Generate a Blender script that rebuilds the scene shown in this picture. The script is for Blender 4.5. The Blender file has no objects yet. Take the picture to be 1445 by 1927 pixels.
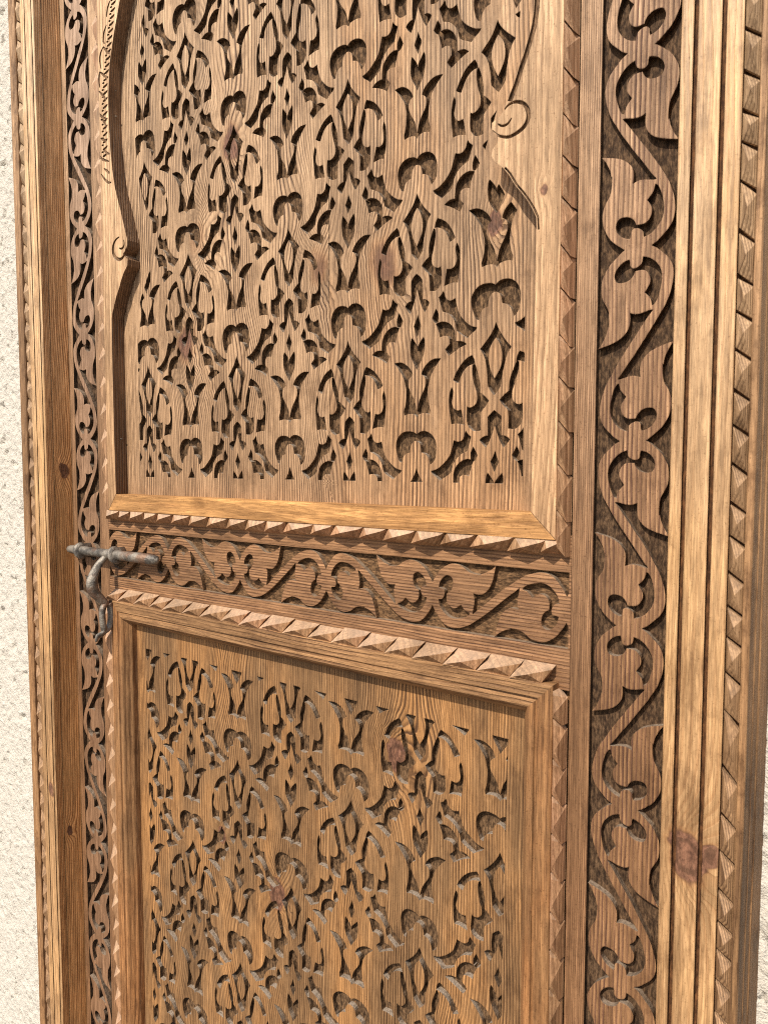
import bpy, math, random
from mathutils import Vector, Matrix, noise
from mathutils.geometry import delaunay_2d_cdt
random.seed(7)
sc = bpy.context.scene
COL = sc.collection
U = 0.075                    # metres per design unit; u runs right, v runs down, z runs into the door
EYE = (9.7845, 6.4893, -6.9659)
def W(u, v, z=0.0):          # design units -> metres (eye level is 1.30 m above the ground)
    return Vector((u * U, z * U, 1.30 + (6.4893 - v) * U))

# ---------------------------------------------------------------- camera
cd = bpy.data.cameras.new('camera'); cam = bpy.data.objects.new('camera', cd); COL.objects.link(cam)
cd.sensor_fit = 'VERTICAL'; cd.sensor_height = 36.0; cd.lens = 1384.63 / 1927 * 36
cd.clip_start = 0.02; cd.clip_end = 400
R = ((0.7986644, -0.0006108, 0.6017764), (0.0400256, 0.9978390, -0.0521082), (-0.6004441, 0.0657034, 0.7969630))
cv = lambda r: Vector((r[0], r[2], -r[1]))
X, Y, Zf = cv(R[0]), -cv(R[1]), -cv(R[2])
m = Matrix((X, Y, Zf)).transposed().to_4x4(); m.translation = W(*EYE)
cam.matrix_world = m
cd.dof.use_dof = True; cd.dof.focus_distance = 0.84; cd.dof.aperture_fstop = 18.0
sc.camera = cam
sc.render.resolution_x, sc.render.resolution_y = 767, 1024

# ---------------------------------------------------------------- light
SUN = Vector((0.02, -0.71, 0.69)).normalized()      # direction towards the sun
el = math.asin(SUN.z); az = math.atan2(SUN.x, SUN.y)
w = bpy.data.worlds.new('World'); sc.world = w; w.use_nodes = True
nt = w.node_tree; nt.nodes.clear()
wo = nt.nodes.new('ShaderNodeOutputWorld'); bg = nt.nodes.new('ShaderNodeBackground'); sky = nt.nodes.new('ShaderNodeTexSky')
sky.sky_type = 'NISHITA'; sky.sun_disc = False; sky.sun_elevation = el; sky.sun_rotation = az
sky.dust_density = 2.0; sky.air_density = 1.0
nt.links.new(sky.outputs[0], bg.inputs[0]); nt.links.new(bg.outputs[0], wo.inputs[0]); bg.inputs[1].default_value = 0.12
ld = bpy.data.lights.new('sun', 'SUN'); ld.energy = 4.1; ld.angle = math.radians(1.2); ld.color = (1.0, 0.93, 0.82)
lo = bpy.data.objects.new('sun', ld); COL.objects.link(lo); lo.rotation_euler = SUN.to_track_quat('Z', 'Y').to_euler()
sc.view_settings.view_transform = 'Standard'; sc.view_settings.look = 'None'; sc.view_settings.gamma = 1; sc.view_settings.exposure = 0.36
sc.cycles.filter_width = 1.05; sc.cycles.use_denoising = False
sc.cycles.max_bounces = 6; sc.cycles.diffuse_bounces = 3

FRET=[
 ('hole',[(-0.006,0.011),(0.04,-0.022),(0.097,-0.03),(0.154,-0.019),(0.21,0.017),(0.246,0.069),(0.264,0.14),(0.264,0.209),(0.253,0.285),(0.227,0.326),(0.19,0.358),(0.176,0.312),(0.159,0.271),(0.119,0.227),(0.068,0.213),(0.06,0.151),(0.04,0.109),(-0.003,0.084),(-0.041,0.091),(-0.07,0.127),(-0.088,0.178),(-0.088,0.222),(-0.136,0.234),(-0.177,0.274),(-0.195,0.344),(-0.229,0.331),(-0.26,0.257),(-0.278,0.183),(-0.278,0.103),(-0.253,0.043),(-0.205,-0.004),(-0.146,-0.024),(-0.087,-0.023),(-0.041,-0.012)]),
 ('hole',[(0,0.396),(0.021,0.451),(0.061,0.521),(0.119,0.592),(0.187,0.663),(0.152,0.713),(0.124,0.772),(0.101,0.867),(0.086,0.963),(0.076,1.056),(0,1.145),(-0.076,1.056),(-0.086,0.963),(-0.101,0.867),(-0.124,0.772),(-0.152,0.713),(-0.187,0.663),(-0.119,0.592),(-0.061,0.521),(-0.021,0.451)]),
 ('solid',[(0,0.559),(0.038,0.607),(0.067,0.671),(0.078,0.734),(0.072,0.821),(0.049,0.89),(0,0.976),(-0.049,0.89),(-0.072,0.821),(-0.078,0.734),(-0.067,0.671),(-0.038,0.607)]),
 ('hole',[(0,1.294),(0.076,1.364),(0.079,1.569),(0.116,1.574),(0.156,1.597),(0.173,1.619),(0.145,1.663),(0.102,1.704),(0.076,1.662),(0.035,1.568),(0,1.459),(-0.035,1.568),(-0.076,1.662),(-0.102,1.704),(-0.145,1.663),(-0.173,1.619),(-0.156,1.597),(-0.116,1.574),(-0.079,1.569),(-0.076,1.364)]),
 ('hole',[(1,0.193),(1.023,0.262),(1.05,0.318),(1.024,0.377),(1,0.431),(0.976,0.377),(0.95,0.318),(0.977,0.262)]),
 ('hole',[(1,0.594),(1.004,0.547),(1.039,0.493),(1.084,0.44),(1.099,0.482),(1.1,0.605),(1.085,0.669),(1.05,0.732),(1.02,0.779),(1,0.818),(0.98,0.779),(0.95,0.732),(0.915,0.669),(0.9,0.605),(0.901,0.482),(0.916,0.44),(0.961,0.493),(0.996,0.547)]),
 ('hole',[(1,1.276),(1.034,1.154),(1.083,1.074),(1.118,1.01),(1.123,0.945),(1.103,0.902),(1.062,0.875),(1.082,0.827),(1.112,0.788),(1.171,0.744),(1.24,0.721),(1.329,0.729),(1.298,0.762),(1.27,0.792),(1.221,0.854),(1.182,0.916),(1.163,0.988),(1.153,1.037),(1.154,1.127),(1.166,1.21),(1.186,1.268),(1.178,1.313),(1.115,1.298),(1.034,1.307),(1,1.342),(0.966,1.307),(0.885,1.298),(0.822,1.313),(0.814,1.268),(0.834,1.21),(0.846,1.127),(0.847,1.037),(0.837,0.988),(0.818,0.916),(0.779,0.854),(0.731,0.792),(0.702,0.762),(0.671,0.729),(0.76,0.721),(0.829,0.744),(0.888,0.788),(0.918,0.827),(0.938,0.875),(0.897,0.902),(0.877,0.945),(0.882,1.01),(0.916,1.074),(0.966,1.154)]),
 ('hole',[(0.277,0.718),(0.332,0.744),(0.388,0.783),(0.443,0.847),(0.481,0.91),(0.505,0.965),(0.475,0.987),(0.435,1.004),(0.41,0.94),(0.382,0.886),(0.332,0.84),(0.277,0.818),(0.237,0.817),(0.249,0.764)]),
 ('hole',[(0.234,0.815),(0.256,0.834),(0.26,0.904),(0.248,0.973),(0.226,1.059),(0.206,1.111),(0.201,1.181),(0.22,1.226),(0.265,1.258),(0.304,1.26),(0.323,1.248),(0.329,1.361),(0.321,1.44),(0.27,1.496),(0.219,1.507),(0.168,1.497),(0.163,1.316),(0.117,1.27),(0.069,1.206),(0.117,1.155),(0.167,1.118),(0.167,1.021),(0.186,0.943),(0.209,0.875)]),
 ('hole',[(0.521,1.031),(0.541,1.077),(0.555,1.155),(0.555,1.258),(0.549,1.343),(0.535,1.442),(0.47,1.436),(0.374,1.455),(0.385,1.39),(0.404,1.286),(0.454,1.295),(0.497,1.272),(0.517,1.23),(0.521,1.196),(0.506,1.127),(0.503,1.075)]),
 ('hole',[(0.348,1.508),(0.36,1.539),(0.371,1.583),(0.404,1.619),(0.448,1.63),(0.503,1.612),(0.511,1.647),(0.53,1.716),(0.557,1.786),(0.601,1.842),(0.66,1.898),(0.724,1.941),(0.795,1.962),(0.772,1.996),(0.724,2.027),(0.676,2.069),(0.607,2.028),(0.536,1.977),(0.514,1.89),(0.476,1.829),(0.421,1.776),(0.332,1.736),(0.315,1.679),(0.281,1.577),(0.321,1.547)]),
 ('hole',[(0.741,0.156),(0.795,0.252),(0.768,0.299),(0.736,0.319),(0.708,0.301),(0.708,0.225)]),
 ('hole',[(0.739,0.318),(0.716,0.377),(0.695,0.442),(0.686,0.481),(0.642,0.47),(0.594,0.478),(0.567,0.51),(0.56,0.573),(0.583,0.596),(0.615,0.63),(0.594,0.669),(0.567,0.708),(0.508,0.67),(0.432,0.63),(0.355,0.599),(0.399,0.567),(0.443,0.555),(0.495,0.556),(0.497,0.49),(0.508,0.423),(0.54,0.367),(0.594,0.322),(0.668,0.301)]),
]
SC_L=[(-0.109,-0.006),(-0.132,0.003),(-0.174,0.017),(-0.222,0.043),(-0.271,0.071),(-0.307,0.102),(-0.327,0.142),(-0.33,0.175),(-0.318,0.221),(-0.301,0.258),(-0.268,0.307),(-0.223,0.351),(-0.181,0.392),(-0.138,0.43),(-0.085,0.476),(-0.047,0.506),(0.009,0.552),(0.065,0.597),(0.12,0.642),(0.162,0.672)]
SC_R=[(0.098,-0.004),(0.157,0.015),(0.209,0.04),(0.256,0.064),(0.296,0.1),(0.323,0.134),(0.333,0.173),(0.329,0.211),(0.314,0.243),(0.282,0.277),(0.263,0.296),(0.253,0.323),(0.247,0.358),(0.247,0.393),(0.254,0.387),(0.268,0.423),(0.286,0.445),(0.314,0.476),(0.349,0.502),(0.271,0.49),(0.201,0.477),(0.13,0.457),(0.076,0.426),(0.05,0.395),(0.046,0.359),(0.051,0.329),(0,0.34),(-0.063,0.338),(-0.137,0.327)]
SC_H=[(-0.052,0.05),(-0.1,0.058),(-0.148,0.076),(-0.189,0.102),(-0.219,0.134),(-0.231,0.175),(-0.222,0.22),(-0.202,0.264),(-0.17,0.299),(-0.148,0.304),(-0.134,0.271),(-0.104,0.249),(-0.079,0.234),(-0.1,0.217),(-0.122,0.193),(-0.126,0.169),(-0.109,0.142),(-0.079,0.124),(-0.044,0.117),(0.016,0.118),(0.028,0.136),(0.058,0.156),(0.094,0.166),(0.14,0.169),(0.18,0.163),(0.202,0.144),(0.207,0.119),(0.189,0.093),(0.153,0.071),(0.112,0.058),(0.074,0.053),(0.066,0.068),(0.064,0.087),(0.044,0.1),(0.015,0.102),(-0.015,0.096),(-0.039,0.085),(-0.049,0.07)]
ENGR=[
 [(-0.452,-0.457),(-0.525,-0.376),(-0.558,-0.256)],
 [(-0.563,-0.142),(-0.63,-0.064),(-0.657,0.067),(-0.616,0.112)],
 [(-0.66,0.144),(-0.735,0.214),(-0.761,0.323),(-0.731,0.45)],
 [(-0.775,0.476),(-0.794,0.589),(-0.778,0.712)],
 [(-0.802,0.76),(-0.848,0.826),(-0.853,0.936)],
 [(-0.66,0.144),(-0.579,0.24),(-0.498,0.298)],
 [(-0.761,0.488),(-0.664,0.565),(-0.582,0.629)],
 [(-0.802,0.76),(-0.705,0.852),(-0.623,0.931)],
 [(-0.914,0.991),(-0.817,1.098),(-0.719,1.172),(-0.635,1.211)],
 [(-0.777,1.188),(-0.693,1.235),(-0.64,1.328)],
 [(-0.789,1.464),(-0.733,1.502),(-0.634,1.535)],
 [(-0.815,1.729),(-0.76,1.79),(-0.577,1.866)],
 [(-0.723,1.935),(-0.625,2.006),(-0.57,2.042)],
 [(-0.798,2.006),(-0.701,2.108),(-0.604,2.178),(-0.533,2.186)],
 [(-0.71,1.643),(-0.656,1.712),(-0.558,1.76)],
 [(-0.326,-0.844),(-0.258,-0.841),(-0.203,-0.857)],
 [(-0.355,-0.817),(-0.301,-0.804)],
 [(-0.348,-0.754),(-0.28,-0.751),(-0.225,-0.767)],
 [(-0.376,-0.727),(-0.322,-0.714)],
 [(-0.369,-0.663),(-0.301,-0.66),(-0.246,-0.677)],
 [(-0.398,-0.636),(-0.343,-0.623)],
 [(-0.391,-0.572),(-0.322,-0.57),(-0.267,-0.587)],
 [(-0.42,-0.545),(-0.365,-0.532)],
 [(-0.413,-0.481),(-0.344,-0.479),(-0.288,-0.497)],
 [(-0.441,-0.453),(-0.387,-0.441)],
 [(-0.434,-0.389),(-0.365,-0.388),(-0.31,-0.406)],
 [(-0.463,-0.361),(-0.408,-0.349)],
 [(-0.456,-0.298),(-0.387,-0.296),(-0.331,-0.314)],
 [(-0.485,-0.269),(-0.43,-0.258)],
 [(-0.478,-0.205),(-0.409,-0.204),(-0.353,-0.223)],
 [(-0.507,-0.177),(-0.452,-0.165)],
 [(-0.5,-0.113),(-0.43,-0.112),(-0.374,-0.131)],
 [(-0.529,-0.084),(-0.474,-0.073)],
 [(-0.522,-0.02),(-0.452,-0.019),(-0.396,-0.039)],
 [(-0.551,0.009),(-0.496,0.02)],
 [(-0.544,0.073),(-0.474,0.073),(-0.418,0.054)],
 [(-0.574,0.102),(-0.518,0.113)],
 [(-0.566,0.167),(-0.496,0.167),(-0.44,0.147)],
 [(-0.596,0.196),(-0.54,0.206)],
 [(-0.589,0.261),(-0.518,0.26),(-0.462,0.24)],
 [(-0.618,0.29),(-0.562,0.3)],
 [(-0.611,0.355),(-0.541,0.354),(-0.484,0.333)],
 [(-0.641,0.384),(-0.585,0.394)],
 [(-0.634,0.449),(-0.563,0.448),(-0.506,0.427)],
 [(-0.663,0.479),(-0.607,0.489)],
 [(-0.656,0.544),(-0.585,0.542),(-0.528,0.521)],
 [(-0.686,0.574),(-0.629,0.584)],
 [(-0.679,0.639),(-0.608,0.637),(-0.55,0.616)],
 [(-0.709,0.67),(-0.652,0.679)],
 [(-0.7,0.735),(-0.629,0.733),(-0.571,0.711)],
 [(-0.73,0.766),(-0.673,0.775)],
 [(-0.704,0.836),(-0.633,0.834),(-0.575,0.811)],
 [(-0.734,0.867),(-0.677,0.876)],
 [(-0.709,0.938),(-0.637,0.934),(-0.579,0.912)],
 [(-0.739,0.969),(-0.682,0.977)],
 [(-0.713,1.039),(-0.641,1.036),(-0.584,1.013)],
 [(-0.743,1.07),(-0.686,1.078)],
 [(-0.717,1.141),(-0.646,1.137),(-0.588,1.113)],
 [(-0.748,1.172),(-0.69,1.18)],
 [(-0.722,1.243),(-0.65,1.238),(-0.592,1.215)],
 [(-0.752,1.274),(-0.695,1.282)],
 [(-0.726,1.345),(-0.654,1.34),(-0.596,1.316)],
 [(-0.756,1.376),(-0.699,1.384)],
 [(-0.731,1.447),(-0.659,1.442),(-0.601,1.417)],
 [(-0.761,1.479),(-0.703,1.486)],
 [(-0.735,1.549),(-0.663,1.544),(-0.605,1.519)],
 [(-0.765,1.581),(-0.708,1.588)],
 [(-0.739,1.652),(-0.667,1.646),(-0.609,1.621)],
 [(-0.77,1.684),(-0.712,1.69)],
 [(-0.744,1.754),(-0.672,1.748),(-0.613,1.723)],
 [(-0.774,1.787),(-0.717,1.793)],
]

# ---------------------------------------------------------------- materials
class NT:
    def __init__(s, name):
        s.m = bpy.data.materials.new(name); s.m.use_nodes = True
        s.t = s.m.node_tree; s.t.nodes.clear()
        s.out = s.t.nodes.new('ShaderNodeOutputMaterial'); s.b = s.t.nodes.new('ShaderNodeBsdfPrincipled')
        s.t.links.new(s.b.outputs[0], s.out.inputs[0])
        g = s.t.nodes.new('ShaderNodeNewGeometry'); s.P = g.outputs['Position']; s.N = g.outputs['True Normal']
    def set(s, sock, v):
        if isinstance(v, bpy.types.NodeSocket): s.t.links.new(v, sock)
        elif isinstance(v, tuple) and len(v) == 3 and sock.type == 'RGBA': sock.default_value = v + (1,)
        else: sock.default_value = v
    def ma(s, op, a, b=0.0, c=0.0, clamp=False):
        n = s.t.nodes.new('ShaderNodeMath'); n.operation = op; n.use_clamp = clamp
        for i, v in enumerate((a, b, c)): s.set(n.inputs[i], v)
        return n.outputs[0]
    def xyz(s, v):
        n = s.t.nodes.new('ShaderNodeSeparateXYZ'); s.set(n.inputs[0], v); return n.outputs
    def vec(s, x, y, z):
        n = s.t.nodes.new('ShaderNodeCombineXYZ')
        for i, v in enumerate((x, y, z)): s.set(n.inputs[i], v)
        return n.outputs[0]
    def noise(s, v, scale=1.0, detail=3.0, rough=0.55, w=None):
        n = s.t.nodes.new('ShaderNodeTexNoise'); s.set(n.inputs['Vector'], v)
        n.inputs['Scale'].default_value = scale; n.inputs['Detail'].default_value = detail; n.inputs['Roughness'].default_value = rough
        return n.outputs[0]
    def mix(s, f, a, b):
        n = s.t.nodes.new('ShaderNodeMix'); n.data_type = 'RGBA'
        s.set(n.inputs[0], f); s.set(n.inputs[6], a); s.set(n.inputs[7], b); return n.outputs[2]
    def mul(s, a, b, f=1.0):
        n = s.t.nodes.new('ShaderNodeMix'); n.data_type = 'RGBA'; n.blend_type = 'MULTIPLY'
        s.set(n.inputs[0], f); s.set(n.inputs[6], a); s.set(n.inputs[7], b); return n.outputs[2]
    def ss(s, x, a, b, lo=0.0, hi=1.0):
        n = s.t.nodes.new('ShaderNodeMapRange'); n.interpolation_type = 'SMOOTHSTEP'
        for i, v in enumerate((x, a, b, lo, hi)): s.set(n.inputs[i], v)
        return n.outputs[0]
    def bump(s, h, dist, strength=1.0, normal=None):
        n = s.t.nodes.new('ShaderNodeBump'); s.set(n.inputs['Height'], h)
        n.inputs['Distance'].default_value = dist; n.inputs['Strength'].default_value = strength
        if normal is not None: s.set(n.inputs['Normal'], normal)
        return n.outputs[0]

def wood(name, light, dark, ring=0.0032, wave=0.010, contrast=0.8, grain='z', knots=(), groove=0.0006, rough=0.66,
         bleach_toplight=None, tint=None, seed=0.0, lo=0.5, stain=0.25, axis2=0.35, bev=0.0011, spec=0.3, cloud=1.0, dust=0.0):
    """procedural softwood: growth rings as narrow dark latewood lines along the grain, eroded between them; knots = (u, v, radius in u, redness)"""
    s = NT(name); x, y, z = s.xyz(s.P)
    a, g = {'z': (x, z), 'x': (z, x), 'y': (y, z)}[grain]
    if grain == 'y': y = x
    an = s.ma('ADD', a, seed * 0.37)
    V = s.vec(s.ma('MULTIPLY', an, 5.0), s.ma('MULTIPLY', y, 5.0), s.ma('MULTIPLY', g, 1.15))
    w1 = s.ma('MULTIPLY', s.ma('SUBTRACT', s.noise(V, 1.0, 2.0, 0.5), 0.5), wave * 4)
    V2 = s.vec(s.ma('MULTIPLY', an, 60.0), s.ma('MULTIPLY', y, 60.0), s.ma('MULTIPLY', g, 14.0))
    w2 = s.ma('MULTIPLY', s.ma('SUBTRACT', s.noise(V2, 1.0, 3.0, 0.55), 0.5), ring * 1.0)
    F = s.ma('ADD', s.ma('ADD', an, s.ma('MULTIPLY', y, axis2)), s.ma('ADD', w1, w2))
    kn = None; kred = None
    for (ku, kv, kr, red) in knots:
        p = W(ku, kv, ku); ka, kg = {'z': (p.x, p.z), 'x': (p.z, p.x), 'y': (p.y, p.z)}[grain]
        da = s.ma('DIVIDE', s.ma('SUBTRACT', a, ka), abs(kr) * U); dg = s.ma('DIVIDE', s.ma('SUBTRACT', g, kg), abs(kr) * U * 1.5)
        if red > 0:
            kw = s.noise(s.P, 0.42 / (abs(kr) * U), 3.0, 0.6)
            da = s.ma('ADD', da, s.ma('MULTIPLY', s.ma('SUBTRACT', kw, 0.5), 1.5)); dg = s.ma('ADD', dg, s.ma('MULTIPLY', s.ma('SUBTRACT', kw, 0.5), -1.1))
        d2 = s.ma('ADD', s.ma('MULTIPLY', da, da), s.ma('MULTIPLY', dg, dg))
        e = s.ma('POWER', 2.718, s.ma('MULTIPLY', d2, -0.32))
        F = s.ma('ADD', F, s.ma('MULTIPLY', e, kr * U * (1.5 if red > 0 else 0.85)))
        if red <= 0: continue
        k = s.ma('POWER', 2.718, s.ma('MULTIPLY', s.ma('MULTIPLY', d2, d2), -1.6))
        k = s.ma('MULTIPLY', k, red)
        kn = k if kn is None else s.ma('MAXIMUM', kn, k)
    # ring width varies across the board
    wv = s.noise(s.vec(s.ma('MULTIPLY', F, 22.0), 0.0, seed), 1.0, 1.0, 0.5)
    ph = s.ma('DIVIDE', s.ma('ADD', F, s.ma('MULTIPLY', wv, ring * 5.0)), ring)
    t = s.ma('FRACT', ph); idx = s.ma('FLOOR', ph)
    wn = s.t.nodes.new('ShaderNodeTexWhiteNoise'); wn.noise_dimensions = '1D'; s.set(wn.inputs['W'], s.ma('ADD', idx, seed)); rs = wn.outputs[0]
    line = s.ma('MULTIPLY', s.ma('POWER', s.ss(t, lo - 0.22, 0.84), 1.3), s.ss(t, 1.0, 0.88))
    strength = s.ma('MULTIPLY_ADD', rs, 0.55, 0.62)
    patch = s.ss(s.noise(s.vec(s.ma('MULTIPLY', an, 26.0), y, s.ma('MULTIPLY', g, 6.0)), 1.0, 2.0, 0.5), 0.30, 0.62, 0.30, 1.0)
    ln = s.ma('MULTIPLY', s.ma('MULTIPLY', line, strength), patch, clamp=True)
    fib = s.noise(s.vec(s.ma('MULTIPLY', an, 1100.0), s.ma('MULTIPLY', y, 1100.0), s.ma('MULTIPLY', g, 60.0)), 1.0, 3.0, 0.65)
    stk = s.noise(s.vec(s.ma('MULTIPLY', an, 330.0), s.ma('MULTIPLY', y, 330.0), s.ma('MULTIPLY', g, 16.0)), 1.0, 3.0, 0.6)
    spk = s.noise(s.P, 700.0, 2.0, 0.6)
    blot = s.noise(s.vec(s.ma('MULTIPLY', an, 16.0), s.ma('MULTIPLY', y, 16.0), s.ma('MULTIPLY', g, 5.0)), 1.0, 4.0, 0.6)
    grime = s.noise(s.vec(s.ma('MULTIPLY', a, 42.0), s.ma('MULTIPLY', y, 42.0), s.ma('MULTIPLY', g, 26.0)), 1.0, 5.0, 0.7)
    base = light
    if bleach_toplight is not None:      # sun-bleached higher up, with the brighter light up there painted in too
        f = s.ss(s.ma('ADD', z, s.ma('MULTIPLY', s.ma('SUBTRACT', blot, 0.5), 0.35)), 1.05, 2.0)
        base = s.mix(f, light, bleach_toplight)
    if tint is not None: base = s.mix(s.ss(blot, 0.42, 0.66, 0.0, 0.75), base, tint)
    base = s.mul(base, s.mix(rs, (0.82, 0.80, 0.78), (1.12, 1.12, 1.12)))
    c = s.mix(s.ma('MULTIPLY', ln, contrast, clamp=True), base, dark)
    c = s.mul(c, s.mix(s.ss(fib, 0.25, 0.75), (0.66, 0.63, 0.60), (1.28, 1.28, 1.28)))
    c = s.mul(c, s.mix(s.ss(stk, 0.28, 0.72), (0.72, 0.69, 0.66), (1.2, 1.2, 1.2)))
    c = s.mul(c, s.mix(s.ss(blot, 0.30, 0.55), (1.0 - stain,) * 3, (1.03, 1.03, 1.03)))
    c = s.mul(c, s.mix(s.ss(grime, 0.34, 0.50), (1.0 - stain * 1.1 * cloud, 1.0 - stain * 1.2 * cloud, 1.0 - stain * 1.3 * cloud), (1.0, 1.0, 1.0)))
    c = s.mul(c, s.mix(s.ss(spk, 0.24, 0.42), (0.55, 0.5, 0.45), (1.0, 1.0, 1.0)))
    if kn is not None:
        swirl = s.noise(s.vec(s.ma('MULTIPLY', a, 200.0), y, s.ma('MULTIPLY', g, 120.0)), 1.0, 5.0, 0.75)
        kc = s.mix(s.ss(swirl, 0.35, 0.7), (0.055, 0.022, 0.016), (0.27, 0.125, 0.075))
        kc = s.mix(s.ma('MULTIPLY', s.ss(s.ma('SINE', s.ma('MULTIPLY', kn, 16.0)), 0.2, 0.9), 0.6), kc, (0.035, 0.014, 0.010))
        c = s.mix(s.ss(kn, 0.03, 0.55, 0.0, 0.35), c, (0.30, 0.125, 0.04))
        c = s.mix(s.ss(kn, 0.32, 0.62, 0.0, 0.85), c, kc)
    if dust:      # pale dust settled on facets that face up
        c = s.mix(s.ma('MULTIPLY', s.ss(s.xyz(s.N)[2], 0.15, 0.7), s.ss(blot, 0.3, 0.6, dust * .6, dust)), c, (0.50, 0.41, 0.31))
    s.set(s.b.inputs['Base Color'], c)
    s.set(s.b.inputs['Roughness'], s.ma('MULTIPLY_ADD', fib, 0.25, rough - 0.12)); s.b.inputs['Specular IOR Level'].default_value = spec
    h = s.ma('ADD', s.ma('MULTIPLY', ln, -1.0), s.ma('ADD', s.ma('MULTIPLY', fib, 0.6), s.ma('ADD', s.ma('MULTIPLY', stk, 0.5), s.ma('MULTIPLY', grime, 0.9))))
    nrm = None
    if bev:
        bv = s.t.nodes.new('ShaderNodeBevel'); bv.samples = 4; bv.inputs['Radius'].default_value = bev; nrm = bv.outputs[0]
    s.set(s.b.inputs['Normal'], s.bump(h, groove, 1.0, nrm))
    return s.m

def recess(name, floor_a, floor_b, dust, chisel=0.0006, g='z'):
    """the gouged bottoms and walls of the carving: dark stain, chisel marks, pale dust on ledges that face up"""
    s = NT(name); x, y, z = s.xyz(s.P)
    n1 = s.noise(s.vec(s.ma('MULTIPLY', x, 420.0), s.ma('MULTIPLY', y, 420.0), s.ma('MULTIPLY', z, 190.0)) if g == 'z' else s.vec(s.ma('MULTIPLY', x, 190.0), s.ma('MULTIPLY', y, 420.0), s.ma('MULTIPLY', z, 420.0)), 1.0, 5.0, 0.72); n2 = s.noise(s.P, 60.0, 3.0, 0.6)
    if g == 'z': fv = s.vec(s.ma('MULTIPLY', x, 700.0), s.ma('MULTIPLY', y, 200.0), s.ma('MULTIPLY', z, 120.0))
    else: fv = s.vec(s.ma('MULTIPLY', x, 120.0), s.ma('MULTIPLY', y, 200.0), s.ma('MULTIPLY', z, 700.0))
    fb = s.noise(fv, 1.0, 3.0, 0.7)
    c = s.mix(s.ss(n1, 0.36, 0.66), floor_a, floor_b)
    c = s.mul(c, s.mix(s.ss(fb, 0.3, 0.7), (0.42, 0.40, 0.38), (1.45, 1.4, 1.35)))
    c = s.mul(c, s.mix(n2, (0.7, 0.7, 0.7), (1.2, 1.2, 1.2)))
    nz = s.xyz(s.N)[2]
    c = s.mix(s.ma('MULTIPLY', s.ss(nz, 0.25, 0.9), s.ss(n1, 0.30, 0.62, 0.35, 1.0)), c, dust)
    s.set(s.b.inputs['Base Color'], c); s.b.inputs['Roughness'].default_value = 0.8; s.b.inputs['Specular IOR Level'].default_value = 0.2
    s.set(s.b.inputs['Normal'], s.bump(s.ma('ADD', n1, fb), chisel, 1.0))
    return s.m

BLE_TOPLIGHT = (0.56, 0.385, 0.235)
KP = [(1.93, 2.15, .20, .8), (0.95, 4.75, .26, .62), (3.5, 4.05, .2, .5), (5.97, 3.98, .11, .95), (4.55, 4.2, .24, .55), (1.2, 3.3, .22, .4)]
KL = [(4.73, 9.98, .17, 1.0), (2.68, 12.45, .18, 1.0), (1.55, 11.95, .10, .9), (5.9, 13.9, .3, .3)]
rk = random.Random(3)
KP += [(rk.uniform(0, 6), rk.uniform(-.5, 6.5), rk.uniform(.16, .32) * rk.choice((-1, 1)), 0) for i in range(9)]
KL += [(rk.uniform(0, 6), rk.uniform(9.2, 15.5), rk.uniform(.16, .32) * rk.choice((-1, 1)), 0) for i in range(9)]
M_panel = wood('panel_pine', (0.37, 0.225, 0.12), (0.085, 0.042, 0.021), 0.0031, 0.011, 1.0, knots=KP, bleach_toplight=BLE_TOPLIGHT, seed=1.3)
M_panel2 = wood('panel_pine_second_board', (0.36, 0.217, 0.115), (0.088, 0.043, 0.021), 0.0036, 0.014, 1.0, knots=KP, bleach_toplight=BLE_TOPLIGHT, seed=8.1, tint=(0.44, 0.25, 0.12))
M_low = wood('lower_panel_pine', (0.28, 0.158, 0.070), (0.075, 0.034, 0.014), 0.0030, 0.012, 0.95, knots=KL, seed=4.7, tint=(0.42, 0.21, 0.075))
M_frame = wood('frame_board_pine', (0.42, 0.25, 0.125), (0.20, 0.10, 0.045), 0.0048, 0.016, 0.6, cloud=0.2, bleach_toplight=(0.66, 0.46, 0.28), seed=2.2, groove=0.0002, knots=[(6.63, 3.85, .05, .7)])
M_orange = wood('orange_rail_pine', (0.50, 0.265, 0.10), (0.26, 0.11, 0.04), 0.0060, 0.035, 0.4, grain='x', seed=3.1, groove=0.00018, tint=(0.70, 0.39, 0.14), rough=0.5)
M_rail = wood('mid_rail_pine', (0.29, 0.155, 0.074), (0.10, 0.045, 0.022), 0.0029, 0.006, 0.95, grain='x', seed=5.5, groove=0.00035)
M_low_bar = wood('lower_frame_pine', (0.36, 0.20, 0.09), (0.12, 0.055, 0.024), 0.0042, 0.012, 0.85, grain='x', seed=6.5)
M_low_barv = wood('lower_frame_upright_pine', (0.29, 0.155, 0.066), (0.14, 0.062, 0.026), 0.0040, 0.010, 0.6, seed=6.9, tint=(0.38, 0.17, 0.06))
M_stile = wood('stile_pine', (0.24, 0.128, 0.060), (0.12, 0.055, 0.028), 0.0016, 0.003, 0.9, bleach_toplight=(0.58, 0.40, 0.25), seed=7.7, groove=0.0002)
M_scroll = wood('scroll_pine', (0.265, 0.142, 0.066), (0.12, 0.055, 0.034), 0.0031, 0.005, 1.0, bleach_toplight=(0.52, 0.35, 0.22), seed=9.3)
M_scroll_l = wood('left_scroll_pine', (0.235, 0.132, 0.072), (0.16, 0.085, 0.045), 0.0030, 0.005, 0.4, bleach_toplight=(0.46, 0.33, 0.24), seed=10.3, groove=0.0002)
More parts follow.
